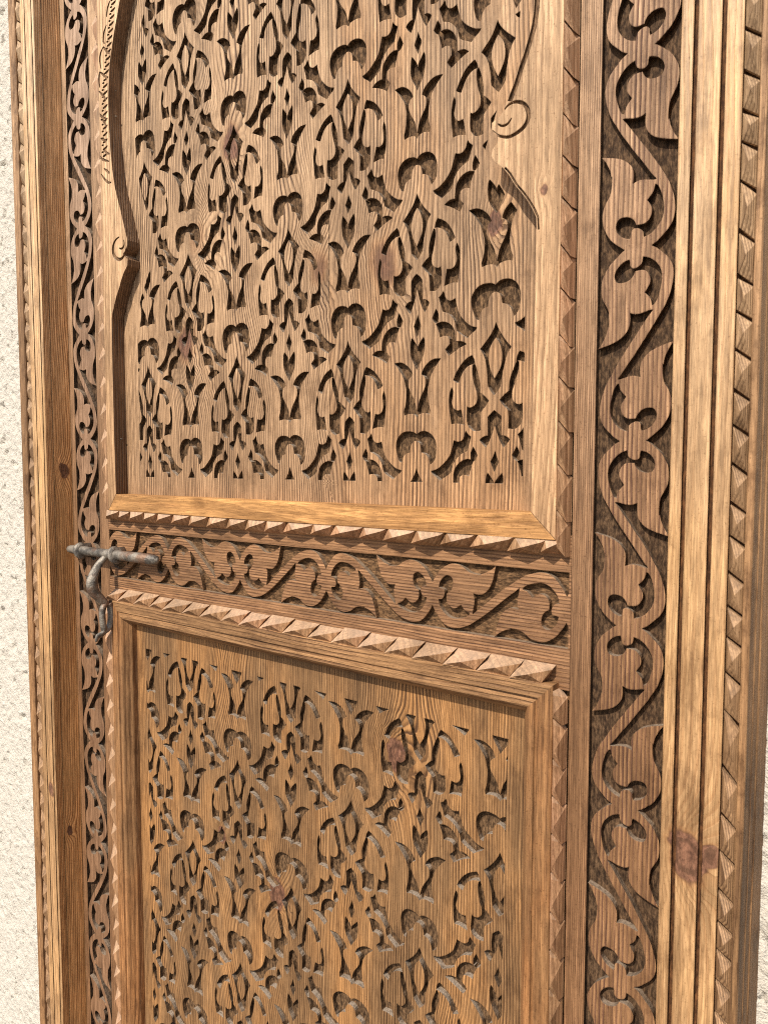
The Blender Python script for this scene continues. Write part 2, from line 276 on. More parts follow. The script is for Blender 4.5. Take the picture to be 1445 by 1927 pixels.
M_case = wood('casing_pine', (0.46, 0.275, 0.130), (0.30, 0.13, 0.045), 0.0044, 0.010, 0.38, bleach_toplight=(0.78, 0.58, 0.36), seed=11.9, groove=0.0002, rough=0.5,
              knots=[(8.19, 9.86, .17, 1.0), (8.39, 9.80, .10, .9), (-2.27, 12.1, .12, .6)], tint=(0.56, 0.34, 0.15), spec=0.4)
M_jamb = wood('jamb_pine', (0.80, 0.43, 0.165), (0.26, 0.10, 0.032), 0.0036, 0.014, 0.85, cloud=0.2, knots=[(-.22, 6.62, .10, 1.0), (-.3, 12.9, .07, .8)], bleach_toplight=(0.85, 0.56, 0.30), seed=12.4, axis2=0.3, grain='y', groove=0.0002, rough=0.5, stain=0.12)
M_edge = wood('casing_edge_pine', (0.62, 0.32, 0.12), (0.22, 0.09, 0.03), 0.003, 0.010, 0.6, bleach_toplight=(0.80, 0.54, 0.30), seed=13.4, axis2=1.4)
M_outer = wood('outer_strip_pine', (0.33, 0.18, 0.08), (0.16, 0.075, 0.035), 0.0035, 0.012, 0.5, bleach_toplight=(0.50, 0.32, 0.18), seed=14.4, axis2=1.1, stain=0.4)
M_rope = wood('rope_moulding_pine', (0.44, 0.255, 0.13), (0.22, 0.10, 0.045), 0.006, 0.02, 0.5, seed=15.4, axis2=0.9, bleach_toplight=(0.58, 0.40, 0.26), tint=(0.46, 0.25, 0.14), groove=0.00015, bev=0.0004, dust=0.35)
M_saw = wood('diamond_moulding_pine', (0.34, 0.20, 0.10), (0.11, 0.055, 0.026), 0.0021, 0.004, 0.85, dust=0.1, seed=16.4, axis2=0.8, bleach_toplight=(0.56, 0.40, 0.24), groove=0.0002, bev=0.0004)
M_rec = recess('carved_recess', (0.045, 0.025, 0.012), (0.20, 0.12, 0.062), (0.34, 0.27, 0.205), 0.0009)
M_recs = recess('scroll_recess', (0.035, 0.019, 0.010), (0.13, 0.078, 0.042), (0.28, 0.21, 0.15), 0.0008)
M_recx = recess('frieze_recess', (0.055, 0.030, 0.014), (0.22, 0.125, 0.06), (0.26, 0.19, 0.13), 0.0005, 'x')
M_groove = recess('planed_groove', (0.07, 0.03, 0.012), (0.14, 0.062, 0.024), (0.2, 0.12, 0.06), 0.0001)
s = NT('wrought_iron'); n1 = s.noise(s.P, 70.0, 5.0, 0.6); n2 = s.noise(s.P, 30.0, 3.0, 0.6)
c = s.mix(s.ss(n1, 0.35, 0.62), (0.10, 0.088, 0.075), (0.30, 0.26, 0.21)); c = s.mix(s.ss(n2, 0.53, 0.66, 0.0, 0.85), c, (0.21, 0.12, 0.075))
s.set(s.b.inputs['Base Color'], c); s.b.inputs['Metallic'].default_value = 0.55; s.set(s.b.inputs['Roughness'], s.ma('MULTIPLY_ADD', n1, 0.4, 0.35))
s.set(s.b.inputs['Normal'], s.bump(s.ma('ADD', n1, s.ma('ADD', n2, s.ma('MULTIPLY', s.noise(s.P, 260.0, 4.0, 0.7), 0.5))), 0.0018, 1.0)); M_iron = s.m
M_side_shade = wood('shaded_side_pine', (0.17, 0.095, 0.048), (0.07, 0.034, 0.017), 0.0035, 0.01, 0.8, seed=21.0, axis2=1.3, bleach_toplight=(0.24, 0.15, 0.085))  # darker pine paints in the shade on the left arch board's sides
s = NT('stucco'); n1 = s.noise(s.P, 160.0, 4.0, 0.6); n2 = s.noise(s.P, 700.0, 3.0, 0.6)
c = s.mix(s.ss(n1, 0.26, 0.40), (0.40, 0.35, 0.29), (0.60, 0.55, 0.47)); s.set(s.b.inputs['Base Color'], c); s.b.inputs['Roughness'].default_value = 0.92
s.set(s.b.inputs['Normal'], s.bump(s.ma('ADD', s.ma('MULTIPLY', n1, 1.0), s.ma('MULTIPLY', n2, 0.3)), 0.0045, 1.0)); M_stucco = s.m
s = NT('paving'); c = s.mix(s.noise(s.P, 9.0, 4.0, 0.6), (0.13, 0.11, 0.09), (0.20, 0.17, 0.14)); s.set(s.b.inputs['Base Color'], c); s.b.inputs['Roughness'].default_value = 0.9; M_pave = s.m

# ---------------------------------------------------------------- helpers
def obj(name, verts, faces, mats, parent=None, idx=None, smooth=False):
    me = bpy.data.meshes.new(name); me.from_pydata([tuple(v) for v in verts], [], faces)
    for mt in (mats if isinstance(mats, (list, tuple)) else [mats]): me.materials.append(mt)
    if idx is not None: me.polygons.foreach_set('material_index', idx)
    if smooth: me.polygons.foreach_set('use_smooth', [True] * len(me.polygons))
    me.update()
    o = bpy.data.objects.new(name, me); COL.objects.link(o)
    if parent is not None: o.parent = parent
    return o
def thing(name, label, cat):
    o = bpy.data.objects.new(name, None); COL.objects.link(o); o['label'] = label; o['category'] = cat; o['kind'] = 'thing'; return o
def structure(o): o['kind'] = 'structure'; return o

def wob(P, amp=0.014, f=1.3, sd=0.0):       # hand-cut unevenness: a smooth displacement of the plane
    out = []
    for a, b in P:
        n = noise.noise_vector(Vector((a * f, b * f, sd))); n2 = noise.noise_vector(Vector((a * f * 4, b * f * 4, sd + 9)))
        out.append((a + n.x * amp + n2.x * amp * .35, b + n.y * amp + n2.y * amp * .35))
    return out
def smooth(P, k=2, corner=48):
    P = [p for i, p in enumerate(P) if (Vector(p) - Vector(P[i - 1])).length > 2e-3]
    n = len(P); cr = []
    for i in range(n):
        a, b, c = Vector(P[i - 1]), Vector(P[i]), Vector(P[(i + 1) % n])
        d1, d2 = b - a, c - b
        cr.append(d1.length < 1e-6 or d2.length < 1e-6 or d1.angle(d2, 0) > math.radians(corner))
    out = []
    for i in range(n):
        p0, p1, p2, p3 = Vector(P[i - 1]), Vector(P[i]), Vector(P[(i + 1) % n]), Vector(P[(i + 2) % n])
        L = (p2 - p1).length
        t1 = (p2 - p1) if cr[i] else (p2 - p0).normalized() * L
        t2 = (p2 - p1) if cr[(i + 1) % n] else (p3 - p1).normalized() * L
        for j in range(k):
            t = j / k
            q = p1 * (2*t**3 - 3*t*t + 1) + t1 * (t**3 - 2*t*t + t) + p2 * (-2*t**3 + 3*t*t) + t2 * (t**3 - t*t)
            out.append((q.x, q.y))
    return out
def densify(P, step):
    out = []
    for i in range(len(P)):
        a, b = Vector(P[i]), Vector(P[(i + 1) % len(P)]); n = max(1, int((b - a).length / step))
        for j in range(n): q = a.lerp(b, j / n); out.append((q.x, q.y))
    return out
def stroke(pts, wd, taper=True):             # a line of varying width as a closed polygon
    L, Rr = [], []
    n = len(pts)
    for i, p in enumerate(pts):
        a = Vector(pts[max(0, i - 1)]); b = Vector(pts[min(n - 1, i + 1)]); d = (b - a).normalized()
        ww = wd * (0.25 + 0.75 * math.sin(math.pi * (i + .35) / (n - .3))) if taper else wd
        nn = Vector((-d.y, d.x)) * ww * .5
        L.append(tuple(Vector(p) + nn)); Rr.append(tuple(Vector(p) - nn))
    return L + Rr[::-1]

def carve(outline, items, z0, depth, thick, mats, split=None, names=('panel_board',), parent=None, field=None, topidx=None, side=None):
    """outline and shapes in (u, v). Shapes are painted in order: 'hole' cuts down, 'solid' restores. Returns one mesh per board."""
    vs, fs, kinds = [], [], []
    def add(P, k, d=depth):
        Q = []
        for q in P:
            if not Q or (Vector(q) - Vector(Q[-1])).length > 2e-4: Q.append(q)
        while len(Q) > 3 and (Vector(Q[0]) - Vector(Q[-1])).length < 2e-4: Q.pop()
        P = Q
        i = len(vs); vs.extend(Vector((a, -b)) for a, b in P)
        f = list(range(i, i + len(P)))
        if sum(vs[f[j]].x * vs[f[(j + 1) % len(f)]].y - vs[f[(j + 1) % len(f)]].x * vs[f[j]].y for j in range(len(f))) < 0: f.reverse()
        fs.append(f); kinds.append((k, d))
    add(outline, 'solid'); nf = 1
    if field: add(field, 'solid'); nf = 2
    for it in items: add(it[1], it[0], it[2] if len(it) > 2 else depth)
    V, E, F, _, _, OF = delaunay_2d_cdt(vs, [], fs, 0, 1e-5, True)
    st = []
    for of in OF:
        if not of or 0 not in of: st.append(None); continue
        k, d = kinds[max(of)]
        if field and 1 not in of and k != 'cut': k = 'solid'
        st.append(0.0 if k == 'solid' else d)
    edge = {}
    for fi, f in enumerate(F):
        for j in range(3): edge[(f[j], f[(j + 1) % 3])] = fi
    boards = {}
    def board(fi):
        if split is None: return 0
        c = sum(V[i].x for i in F[fi]) / 3
        return sum(1 for sx in split if c > sx)
    for fi, f in enumerate(F):
        if st[fi] is None: continue
        bd = boards.setdefault(board(fi), ([], [], [], {}))
        pv, pf, pm, mp = bd
        def vert(i, d):
            k = (i, round(d, 4))
            if k not in mp: mp[k] = len(pv); pv.append(W(V[i].x, -V[i].y, z0 + d))
            return mp[k]
        d = st[fi]
        pf.append([vert(i, d) for i in f])
        ti = topidx(sum(V[i].x for i in f) / 3, -sum(V[i].y for i in f) / 3) if topidx else 0
        pm.append(ti if d == 0 else 1)
        for j in range(3):
            a, b = f[j], f[(j + 1) % 3]; o = edge.get((b, a))
            od = st[o] if o is not None else None
            if od is None: od = thick
            if od > d + 1e-6:
                pf.append([vert(b, d), vert(a, d), vert(a, od), vert(b, od)]); pm.append(1 if d > 0 or od != thick else (ti if side is None else side))
    res = []
    for b in sorted(boards):
        pv, pf, pm, _ = boards[b]
        mt = mats[b] if isinstance(mats[0], (list, tuple)) else mats
        res.append(obj(names[min(b, len(names) - 1)], pv, pf, mt, parent, pm))
    return res

def profile_bar(name, side, rect, prof, mat, parent, sections=None):
    """one mitred side of a picture-frame moulding. rect = outer (u0, v0, u1, v1); prof = [(inward offset, z)]"""
    u0, v0, u1, v1 = rect; vs, fs = [], []
    for o, z in prof:
        if side == 'top': e = ((u0 + o, v0 + o), (u1 - o, v0 + o))
        if side == 'bottom': e = ((u1 - o, v1 - o), (u0 + o, v1 - o))
        if side == 'left': e = ((u0 + o, v1 - o), (u0 + o, v0 + o))
        if side == 'right': e = ((u1 - o, v0 + o), (u1 - o, v1 - o))
        n = sections or 10
        for j in range(n + 1):
            t = j / n; vs.append(W(e[0][0] + (e[1][0] - e[0][0]) * t, e[0][1] + (e[1][1] - e[0][1]) * t, z))
    n += 1
    for i in range(len(prof) - 1):
        for j in range(n - 1): fs.append([i * n + j, (i + 1) * n + j, (i + 1) * n + j + 1, i * n + j + 1])
    return obj(name, vs, fs, mat, parent)

def tube(path, radii, seg=12, flat=1.0, cap=True):
    vs, fs = [], []; up = Vector((0.1, 0.2, 1)).normalized(); prev = None
    for i, p in enumerate(path):
        t = (path[min(i + 1, len(path) - 1)] - path[max(i - 1, 0)]).normalized()
        if prev is None: n = t.orthogonal().normalized()
        else: n = (prev - t * prev.dot(t)).normalized()
        prev = n; b = t.cross(n)
        for j in range(seg):
            a = 2 * math.pi * j / seg; vs.append(p + (n * math.cos(a) + b * math.sin(a) * flat) * radii[i])
    for i in range(len(path) - 1):
        for j in range(seg): fs.append([i * seg + j, i * seg + (j + 1) % seg, (i + 1) * seg + (j + 1) % seg, (i + 1) * seg + j])
    if cap: fs.append(list(range(seg))[::-1]); fs.append(list(range((len(path) - 1) * seg, len(path) * seg)))
    return vs, fs
def spline(pts, k=6):
    out = []
    for i in range(len(pts) - 1):
        p0, p1, p2, p3 = pts[max(i - 1, 0)], pts[i], pts[i + 1], pts[min(i + 2, len(pts) - 1)]
        for j in range(k):
            t = j / k
            out.append(0.5 * ((2 * p1) + (p2 - p0) * t + (2 * p0 - 5 * p1 + 4 * p2 - p3) * t * t + (3 * p1 - p0 - 3 * p2 + p3) * t ** 3))
    out.append(pts[-1]); return out
def lerp_list(vals, n):
    out = []
    for i in range(n):
        t = i / (n - 1) * (len(vals) - 1); j = min(int(t), len(vals) - 2); out.append(vals[j] + (vals[j + 1] - vals[j]) * (t - j))
    return out

# ---------------------------------------------------------------- setting
TOP, BOT = -5.0, 23.6
def wall_patch(u0, u1, v0, v1, z, st, vs, fs):
    nu, nv = int((u1 - u0) / st), int((v1 - v0) / st); b = len(vs)
    for j in range(nv + 1):
        for i in range(nu + 1):
            u, v = u0 + (u1 - u0) * i / nu, v0 + (v1 - v0) * j / nv
            q = Vector((u * 2.1, v * 2.1, 0)); q = Vector((u * 3.0, v * 1.9, 0)); n = noise.noise(q * 1.2) * .5 + noise.noise(q * 3.3) * .4
            r = noise.noise(q * 2.3 + Vector((5, 3, 1)))
            vs.append(W(u, v, z - n * 0.04 + (0.06 if r > .42 else 0.0) - max(0, .42 - abs(r - .42)) * .05))
    for j in range(nv):
        for i in range(nu): a = b + j * (nu + 1) + i; fs.append([a, a + nu + 1, a + nu + 2, a + 1])
vs, fs = [], []
wall_patch(-7.5, -2.6, TOP, BOT + .2, 0.20, 0.035, vs, fs)
wall_patch(8.45, 11.0, TOP, BOT + .2, 0.20, 0.035, vs, fs)
structure(obj('wall', vs, fs, M_stucco, smooth=True))
g = 12.0
structure(obj('ground', [(-g, -g, 0), (g, -g, 0), (g, 3, 0), (-g, 3, 0)], [(0, 1, 2, 3)], M_pave))

# ---------------------------------------------------------------- door frame (casing, jambs, diamond mouldings)
frame = thing('door_frame', 'honey pine door frame with grooved boards and diamond moulding against the cream stucco wall', 'door frame')
frame.location = W(2.93, BOT, -0.3); fi = Matrix.Translation(-frame.location)
def under(o, root_inv): o.matrix_parent_inverse = root_inv; return o
ZF = -0.532
def vprofile(name, prof, mat, parent, inv, v0=TOP, v1=BOT, step=1.2, midx=None, wav=0.004):
    """upright board: profile of (u, z) swept down, each length very slightly out of true"""
    vs, fs, ms = [], [], []; n = int((v1 - v0) / step)
    for j in range(n + 1):
        v = v0 + (v1 - v0) * j / n
        for k, (u, z) in enumerate(prof):
            vs.append(W(u + noise.noise(Vector((u * 3, v * .6, k * .01))) * wav, v, z + noise.noise(Vector((u, v * .5, 7))) * wav))
    P = len(prof)
    for j in range(n):
        for k in range(P - 1):
            fs.append([j * P + k, (j + 1) * P + k, (j + 1) * P + k + 1, j * P + k + 1]); ms.append(midx[k] if midx else 0)
    o = obj(name, vs, fs, mat, parent, ms); under(o, inv); return o
G = 0.05
c_ = 0.008
def casing(us, flip):
    # us: inner edge, groove 1 a/b, groove 2 a/b, outer edge
    i0, a, b, c, d, e = us; s = -1 if flip else 1
    pr = [(i0, -0.41), (i0, ZF + c_), (i0 + s * c_, ZF), (a - s * .004, ZF), (a, ZF + .006), (a, ZF + G), (b, ZF + G), (b, ZF + .006), (b + s * .004, ZF), (c - s * .004, ZF), (c, ZF + .006), (c, ZF + G), (d, ZF + G), (d, ZF + .006), (d + s * .004, ZF), (e - s * .004, ZF), (e, ZF + .006), (e, ZF + .1)]
    mi = [2, 0, 0, 0, 1, 1, 1, 0, 0, 0, 1, 1, 1, 0, 0, 0, 1]
    if flip: pr.reverse(); mi.reverse()
    return pr, mi
pr, mi = casing((-2.098, -2.155, -2.183, -2.365, -2.392, -2.512), True)
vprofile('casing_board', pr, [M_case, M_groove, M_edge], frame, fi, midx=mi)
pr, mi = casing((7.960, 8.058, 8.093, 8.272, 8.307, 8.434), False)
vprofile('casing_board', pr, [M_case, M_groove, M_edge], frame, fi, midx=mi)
# jambs: the reveal between casing and door
vprofile('jamb', [(-2.55, -0.40), (-2.112, -0.40), (-2.105, -0.395), (-2.105, 0.3)], M_jamb, frame, fi)
vprofile('jamb', [(7.968, 0.3), (7.968, -0.395), (7.975, -0.40), (8.45, -0.40)], M_jamb, frame, fi)
# outer strips, their outer sides turned back to the wall
vprofile('outer_strip', [(-2.925, 0.25), (-2.925, ZF + .03), (-2.90, ZF + .004), (-2.855, ZF), (-2.83, ZF - .012), (-2.69, ZF - .012), (-2.682, ZF), (-2.682, ZF + .1)], M_outer, frame, fi)
vprofile('outer_strip', [(8.560, ZF + .1), (8.560, ZF), (8.566, ZF - .006), (8.612, ZF - .006), (8.620, ZF + .006), (8.622, -0.35), (8.632, -0.335), (8.632, -0.19), (8.645, -0.175), (8.648, 0.25)], M_outer, frame, fi)
# recessed bed behind the diamonds
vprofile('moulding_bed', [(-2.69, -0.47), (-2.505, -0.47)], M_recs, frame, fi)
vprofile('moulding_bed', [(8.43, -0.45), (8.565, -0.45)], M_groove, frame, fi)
def saw_mesh(wd, hg, sl, name):
    """carved diamond: a slanted four-sided pyramid with an off-centre point"""
    a = [(-wd/2, sl*-.5), (wd/2, sl*.5), (wd/2, sl*.5 + hg), (-wd/2, -sl*.5 + hg)]
    base = [(u * U, 0.045 * U, -v * U) for u, v in a]; rim = [(u * U * .97, 0.012 * U, -(hg/2 + (v - hg/2) * .95) * U) for u, v in a]
    ap = [(wd * .04 * U, -0.056 * U, -(hg * .46) * U)]
    v = base + rim + ap
    f = [(4, 7, 8), (7, 6, 8), (6, 5, 8), (5, 4, 8)] + [(i, (i + 3) % 4, 4 + (i + 3) % 4, 4 + i) for i in range(4)]
    me = bpy.data.meshes.new(name); me.from_pydata(v, [], f); me.materials.append(M_saw); me.update(); return me
def place(me, name, loc, parent, inv, scale=(1, 1, 1)):
    o = bpy.data.objects.new(name, me); COL.objects.link(o); o.parent = parent; o.matrix_parent_inverse = inv; o.location = loc; o.scale = scale; return o
SAWR = [3.159, 3.48, 3.771, 4.011, 4.322, 4.709, 5.053, 5.329, 5.632, 5.955, 6.234, 6.546, 6.861, 7.129, 7.43, 7.704, 7.962, 8.267, 8.593, 9.078, 9.473, 9.788, 10.123, 10.396, 10.638, 10.908]
while SAWR[0] > TOP + .4: SAWR.insert(0, SAWR[0] - random.uniform(.29, .36))
while SAWR[-1] < BOT - .4: SAWR.append(SAWR[-1] + random.uniform(.28, .35))
smr = saw_mesh(.122, .30, .10, 'diamond_block'); sml = saw_mesh(.165, .30, .11, 'diamond_block')
for a, b in zip(SAWR, SAWR[1:]):
    if -2.2 < a < 19: place(smr, 'diamond_block', W(8.497, a + .0, ZF + .018), frame, fi, (1, random.uniform(.8, 1.15), (b - a - .022) / .30))
v = 5.783
while v > -4.6: v -= .325
while v < 19:
    d = random.uniform(.31, .34); place(sml, 'diamond_block', W(-2.597, v, ZF + .02), frame, fi, (1, random.uniform(.8, 1.15), (d - .012) / .30)); v += d

# ---------------------------------------------------------------- door leaf
leaf = thing('carved_door', 'weathered pine door leaf with pierced-look arabesque panels, horseshoe arch frame, scroll borders and rope mouldings', 'door')
leaf.location = W(2.93, BOT - .3, 0); li = Matrix.Translation(-leaf.location)
LT, LB = TOP, BOT - .3
ZS = -0.08
# ---- fret pattern instances
H = 1.5343
def symmetric(P): return abs(sum(a for a, b in P) / len(P) - round(sum(a for a, b in P) / len(P))) < 0.03
def fret_items(u0, du, v0, h, keep, seed, amp):
    out = []; rnd = random.Random(int(seed) + 11)
    for i in range(-4, 9):
        for j in range(-10, 14):
            if (i + j) % 2 == 0: continue
            for k, P in FRET:
                for mir in ((1,) if symmetric(P) else (1, -1)):
                    Q = [(u0 + (i + mir * a) * du, v0 + (j * H + b) * h / H) for a, b in P]
                    cu = sum(a for a, b in Q) / len(Q); cv_ = sum(b for a, b in Q) / len(Q)
                    if k == 'hole':      # no two cuts by hand come out alike
                        g1, g2, ro = rnd.uniform(.95, 1.06), rnd.uniform(.96, 1.05), rnd.uniform(-.025, .025)
                        Q = [(cu + (a - cu) * g1 - (b - cv_) * ro, cv_ + (b - cv_) * g2 + (a - cu) * ro) for a, b in Q]
                    if keep(cu, cv_, 1.2):
                        out.append((k, wob(smooth(Q, 2), amp, 1.3, seed), 0.068 + 0.014 * noise.noise(Vector((cu * 3, cv_ * 3, 1)))))
    out.sort(key=lambda t: t[0] == 'solid')
    return out
M_cut = recess('knife_cut', (0.12, 0.068, 0.034), (0.26, 0.16, 0.09), (0.5, 0.38, 0.26), 0.0003)
ID = Matrix.Identity(4)

# ---- arched upper panel
AL = [(-.209,-.377),(-.273,-.21),(-.336,-.057),(-.399,.106),(-.455,.28),(-.511,.48),(-.535,.716),(-.557,.895),(-.562,1.051),(-.558,1.324),(-.54,1.654),(-.515,1.882),(-.481,2.106),(-.435,2.311),(-.385,2.45),(-.309,2.655),(-.24,2.863),(-.191,3.014),(-.152,3.12),(-.158,3.20),(-.205,3.265),(-.262,3.30),(-.262,3.325),(-.155,3.405),(-.165,3.496),(-.262,3.59),(-.331,3.688),(-.393,3.804),(-.466,3.911),(-.525,4.032),(-.580,4.149),(-.608,4.241),(-.613,5.0),(-.613,5.888),(-.605,6.724),(-.60,6.972)]
AR = [(6.498,2.051),(6.491,2.171),(6.465,2.309),(6.428,2.419),(6.385,2.535),(6.338,2.639),(6.292,2.766),(6.255,2.839),(6.217,2.921),(6.185,2.989),(6.145,3.035),(6.055,3.075),(6.052,3.144),(6.12,3.203),(6.114,3.288),(6.064,3.336),(6.051,3.402),(6.096,3.473),(6.186,3.546),(6.246,3.62),(6.315,3.737),(6.392,3.831),(6.461,3.929),(6.515,4.02),(6.552,4.1),(6.56,4.219),(6.553,4.473),(6.549,4.811),(6.545,5.4),(6.540,6.0),(6.540,6.972)]
AR = [(5.992 - a, b) for a, b in AL if b < 2.0] + AR
def arcpts(cu, cv, r, a0, a1, n): return [(cu + r * math.cos(math.radians(a0 + (a1 - a0) * i / n)), cv - r * math.sin(math.radians(a0 + (a1 - a0) * i / n))) for i in range(n + 1)]
topL = arcpts(2.97, 1.0, 3.464, 90, 155, 16); topR = [(5.94 - a, b) for a, b in topL]
ZB = -0.22
fr_v = 7.235
left_poly = [(-.815, fr_v), (-.815, -3.2), (2.97, -3.2)] + topL[:-1] + AL
right_poly = [(6.805, fr_v), (6.805, -3.2), (2.975, -3.2)] + topR[:-1] + AR
def inset(P, d, sgn): return [(a + sgn * d, b) for a, b in P]
field = [(.5, -2.0 + 1.0), (1.6, -1.75), (2.97, -2.1), (4.4, -1.75), (5.5, -1.0)] + [(a - .26, b) for a, b in AR if b < 2.9] + [(5.86, 3.2), (5.88, 3.45)] + [(a - .21, b) for a, b in AR if 3.6 < b < 4.3] + [(6.34, 4.5), (6.335, 6.70), (-.262, 6.70), (-.262, 4.3)] + [(a + .33, b) for a, b in AL[::-1] if b < 4.2]
def keep_up(u, v, m): return -1.2 < u < 7.2 and -3.0 < v < 7.9
items = fret_items(0.0, 1.0, 0.010, H, keep_up, 0.0, 0.018)
U_SEAM = 3.69
items += [('cut', [(U_SEAM - .004, -3.0), (U_SEAM + .004, -3.0), (U_SEAM + .003, 6.0), (U_SEAM - .003, 6.0)], 0.05)]
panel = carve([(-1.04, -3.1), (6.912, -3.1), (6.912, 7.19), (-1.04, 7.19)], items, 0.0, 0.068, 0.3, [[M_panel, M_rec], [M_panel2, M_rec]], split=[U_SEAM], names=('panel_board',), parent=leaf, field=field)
for o in panel: under(o, li)

eng = []
curlL = [(-.357,3.039),(-.44,3.06),(-.505,3.115),(-.532,3.19),(-.515,3.27),(-.46,3.335),(-.37,3.375),(-.28,3.36),(-.215,3.30),(-.195,3.24)]
curlR = [(6.185,2.992),(6.241,2.95),(6.32,2.945),(6.40,2.985),(6.447,3.06),(6.452,3.14),(6.41,3.205),(6.33,3.245),(6.233,3.258),(6.126,3.215),(6.06,3.15)]
def sp2(P, k=4): return [(q.x, q.y) for q in spline([Vector((a, b, 0)) for a, b in P], k)]
eng_l = [('hole', stroke(sp2(curlL), .06, True), .03), ('hole', stroke(sp2([(-.245,3.10),(-.235,3.17),(-.27,3.215),(-.33,3.22),(-.37,3.20)]), .035, True), .025)]
for P in ENGR: eng_l.append(('hole', stroke(sp2(P, 2), .042 if len(P) > 2 else .032, True), .016))
eng_r = [('hole', stroke(sp2(curlR), .045, True), .03), ('hole', stroke(sp2([(6.12,3.10),(6.17,3.135),(6.23,3.13),(6.275,3.085)]), .026, True), .025)]
gr = [(a + .035, b) for a, b in AR if -.6 < b < 2.95]
eng_r.append(('hole', stroke(gr, .055, False), .03)); eng_r.append(('hole', stroke([(a + .02, b) for a, b in AR if 3.5 < b < 4.4], .02, False), .03))
bl = carve(densify(left_poly, .6), eng_l, ZB, .03, .225, [M_frame, M_cut, M_side_shade], names=('frame_board',), parent=leaf, side=2)[0]; under(bl, li)
br = carve(densify(right_poly, .6), eng_r, ZB, .03, .225, [M_frame, M_cut], names=('frame_board',), parent=leaf)[0]; under(br, li)
rb = carve([(-.812, fr_v + .003), (-.597, 6.976), (6.537, 6.976), (6.802, fr_v + .003)], [], ZB, .03, .225, [M_orange, M_recs], names=('frame_rail',), parent=leaf)[0]; under(rb, li)
for u, v in ((-.55, .78), (-.55, 1.16), (-.60, 6.1)):
    vsn, fsn = tube([W(u - .02, v, -.10), W(u + .012, v, -.10)], [.012 * U] * 2, 10); under(obj('nail', vsn, fsn, M_iron, leaf), li)

# ---- rope blocks: one mesh for each side of a frame
def rope_mesh(ax, ou, top=False):
    """ax, ou: unit directions (du, dv) along the row and outwards"""
    T = [(.30, 0, -.208), (1.28, 0, -.208), (1.0, .150, -.10), (.0, .150, -.165), (.58, .092, -.282), (.0, .172, -.075), (1.0, .172, -.075), (.30, 0, -.05), (1.28, 0, -.05), (1.16,.03,-.232)]
    if top: T[0:5] = [(.30, 0, -.200), (1.28, 0, -.232), (1.0, .165, -.095), (.0, .145, -.175), (.60, .090, -.300)]; T[9] = (1.15, .02, -.236)
    v = []
    for a, o, z in T:
        a *= .965
        du, dv = ax[0] * a + ou[0] * o, ax[1] * a + ou[1] * o; v.append((du * U, z * U, -dv * U))
    F = [(0, 1, 9), (0, 9, 4), (0, 4, 3), (4, 9, 2), (9, 1, 2), (4, 2, 6), (4, 6, 5), (4, 5, 3), (0, 3, 5), (0, 5, 7), (1, 8, 6), (1, 6, 2)]
    me = bpy.data.meshes.new('rope_block'); me.from_pydata(v, [], F); me.materials.append(M_rope)
    import bmesh
    bm = bmesh.new(); bm.from_mesh(me); bmesh.ops.recalc_face_normals(bm, faces=bm.faces); bm.to_mesh(me); bm.free(); me.update(); return me
RB, RT, RR, RL = rope_mesh((1, 0), (0, 1)), rope_mesh((-1, 0), (0, -1), True), rope_mesh((0, -1), (1, 0)), rope_mesh((0, 1), (-1, 0))
def rope(me, u, v, L, horiz, parent, wk=1.0):
    sc_ = (L, random.uniform(.94, 1.04), 1) if horiz else (1, random.uniform(.94, 1.04), L)
    if horiz: sc_ = (L, sc_[1], random.uniform(.92, 1.06))
    else: sc_ = (random.uniform(.94, 1.04) * wk, sc_[1], L)
    place(me, 'rope_block', W(u, v, 0.0 + random.uniform(-.004, .004)), parent, ID, sc_)
BT = [-.966,-.553,-.30,-.068,.262,.702,1.109,1.498,1.915,2.302,2.671,3.015,3.5,3.835,4.288,4.645,5.043,5.427,5.81,6.247,6.60]
BT = [-.99,-.62,-.33,.02,.34,.70,1.109,1.498,1.915,2.302,2.671,3.015,3.5,3.835,4.288,4.645,5.043,5.427,5.81,6.247,6.62,6.82]
for a, b in zip(BT, BT[1:]): rope(RB, a, fr_v, b - a, True, rb)
TT = [-.976,-.656,-.219,.179,.517,.968,1.362,1.828,2.216,2.602,3.034,3.471,3.871,4.293,4.696,5.087,5.504,5.92,6.32,6.68]
RV = [2.33,2.747,3.167,3.552,3.937,4.384,4.785,5.233,5.634,6.059,6.476,6.93,7.30]
while RV[0] > -3.0: RV.insert(0, RV[0] - random.uniform(.39, .44))
for a, b in zip(RV, RV[1:]): rope(RR, 6.805, b + .30 * (b - a), b - a, False, br, .60)
v = 7.15
while v > -3.0: L = random.uniform(.39, .45); v -= L; rope(RL, -.815, v, L, False, bl, .85)

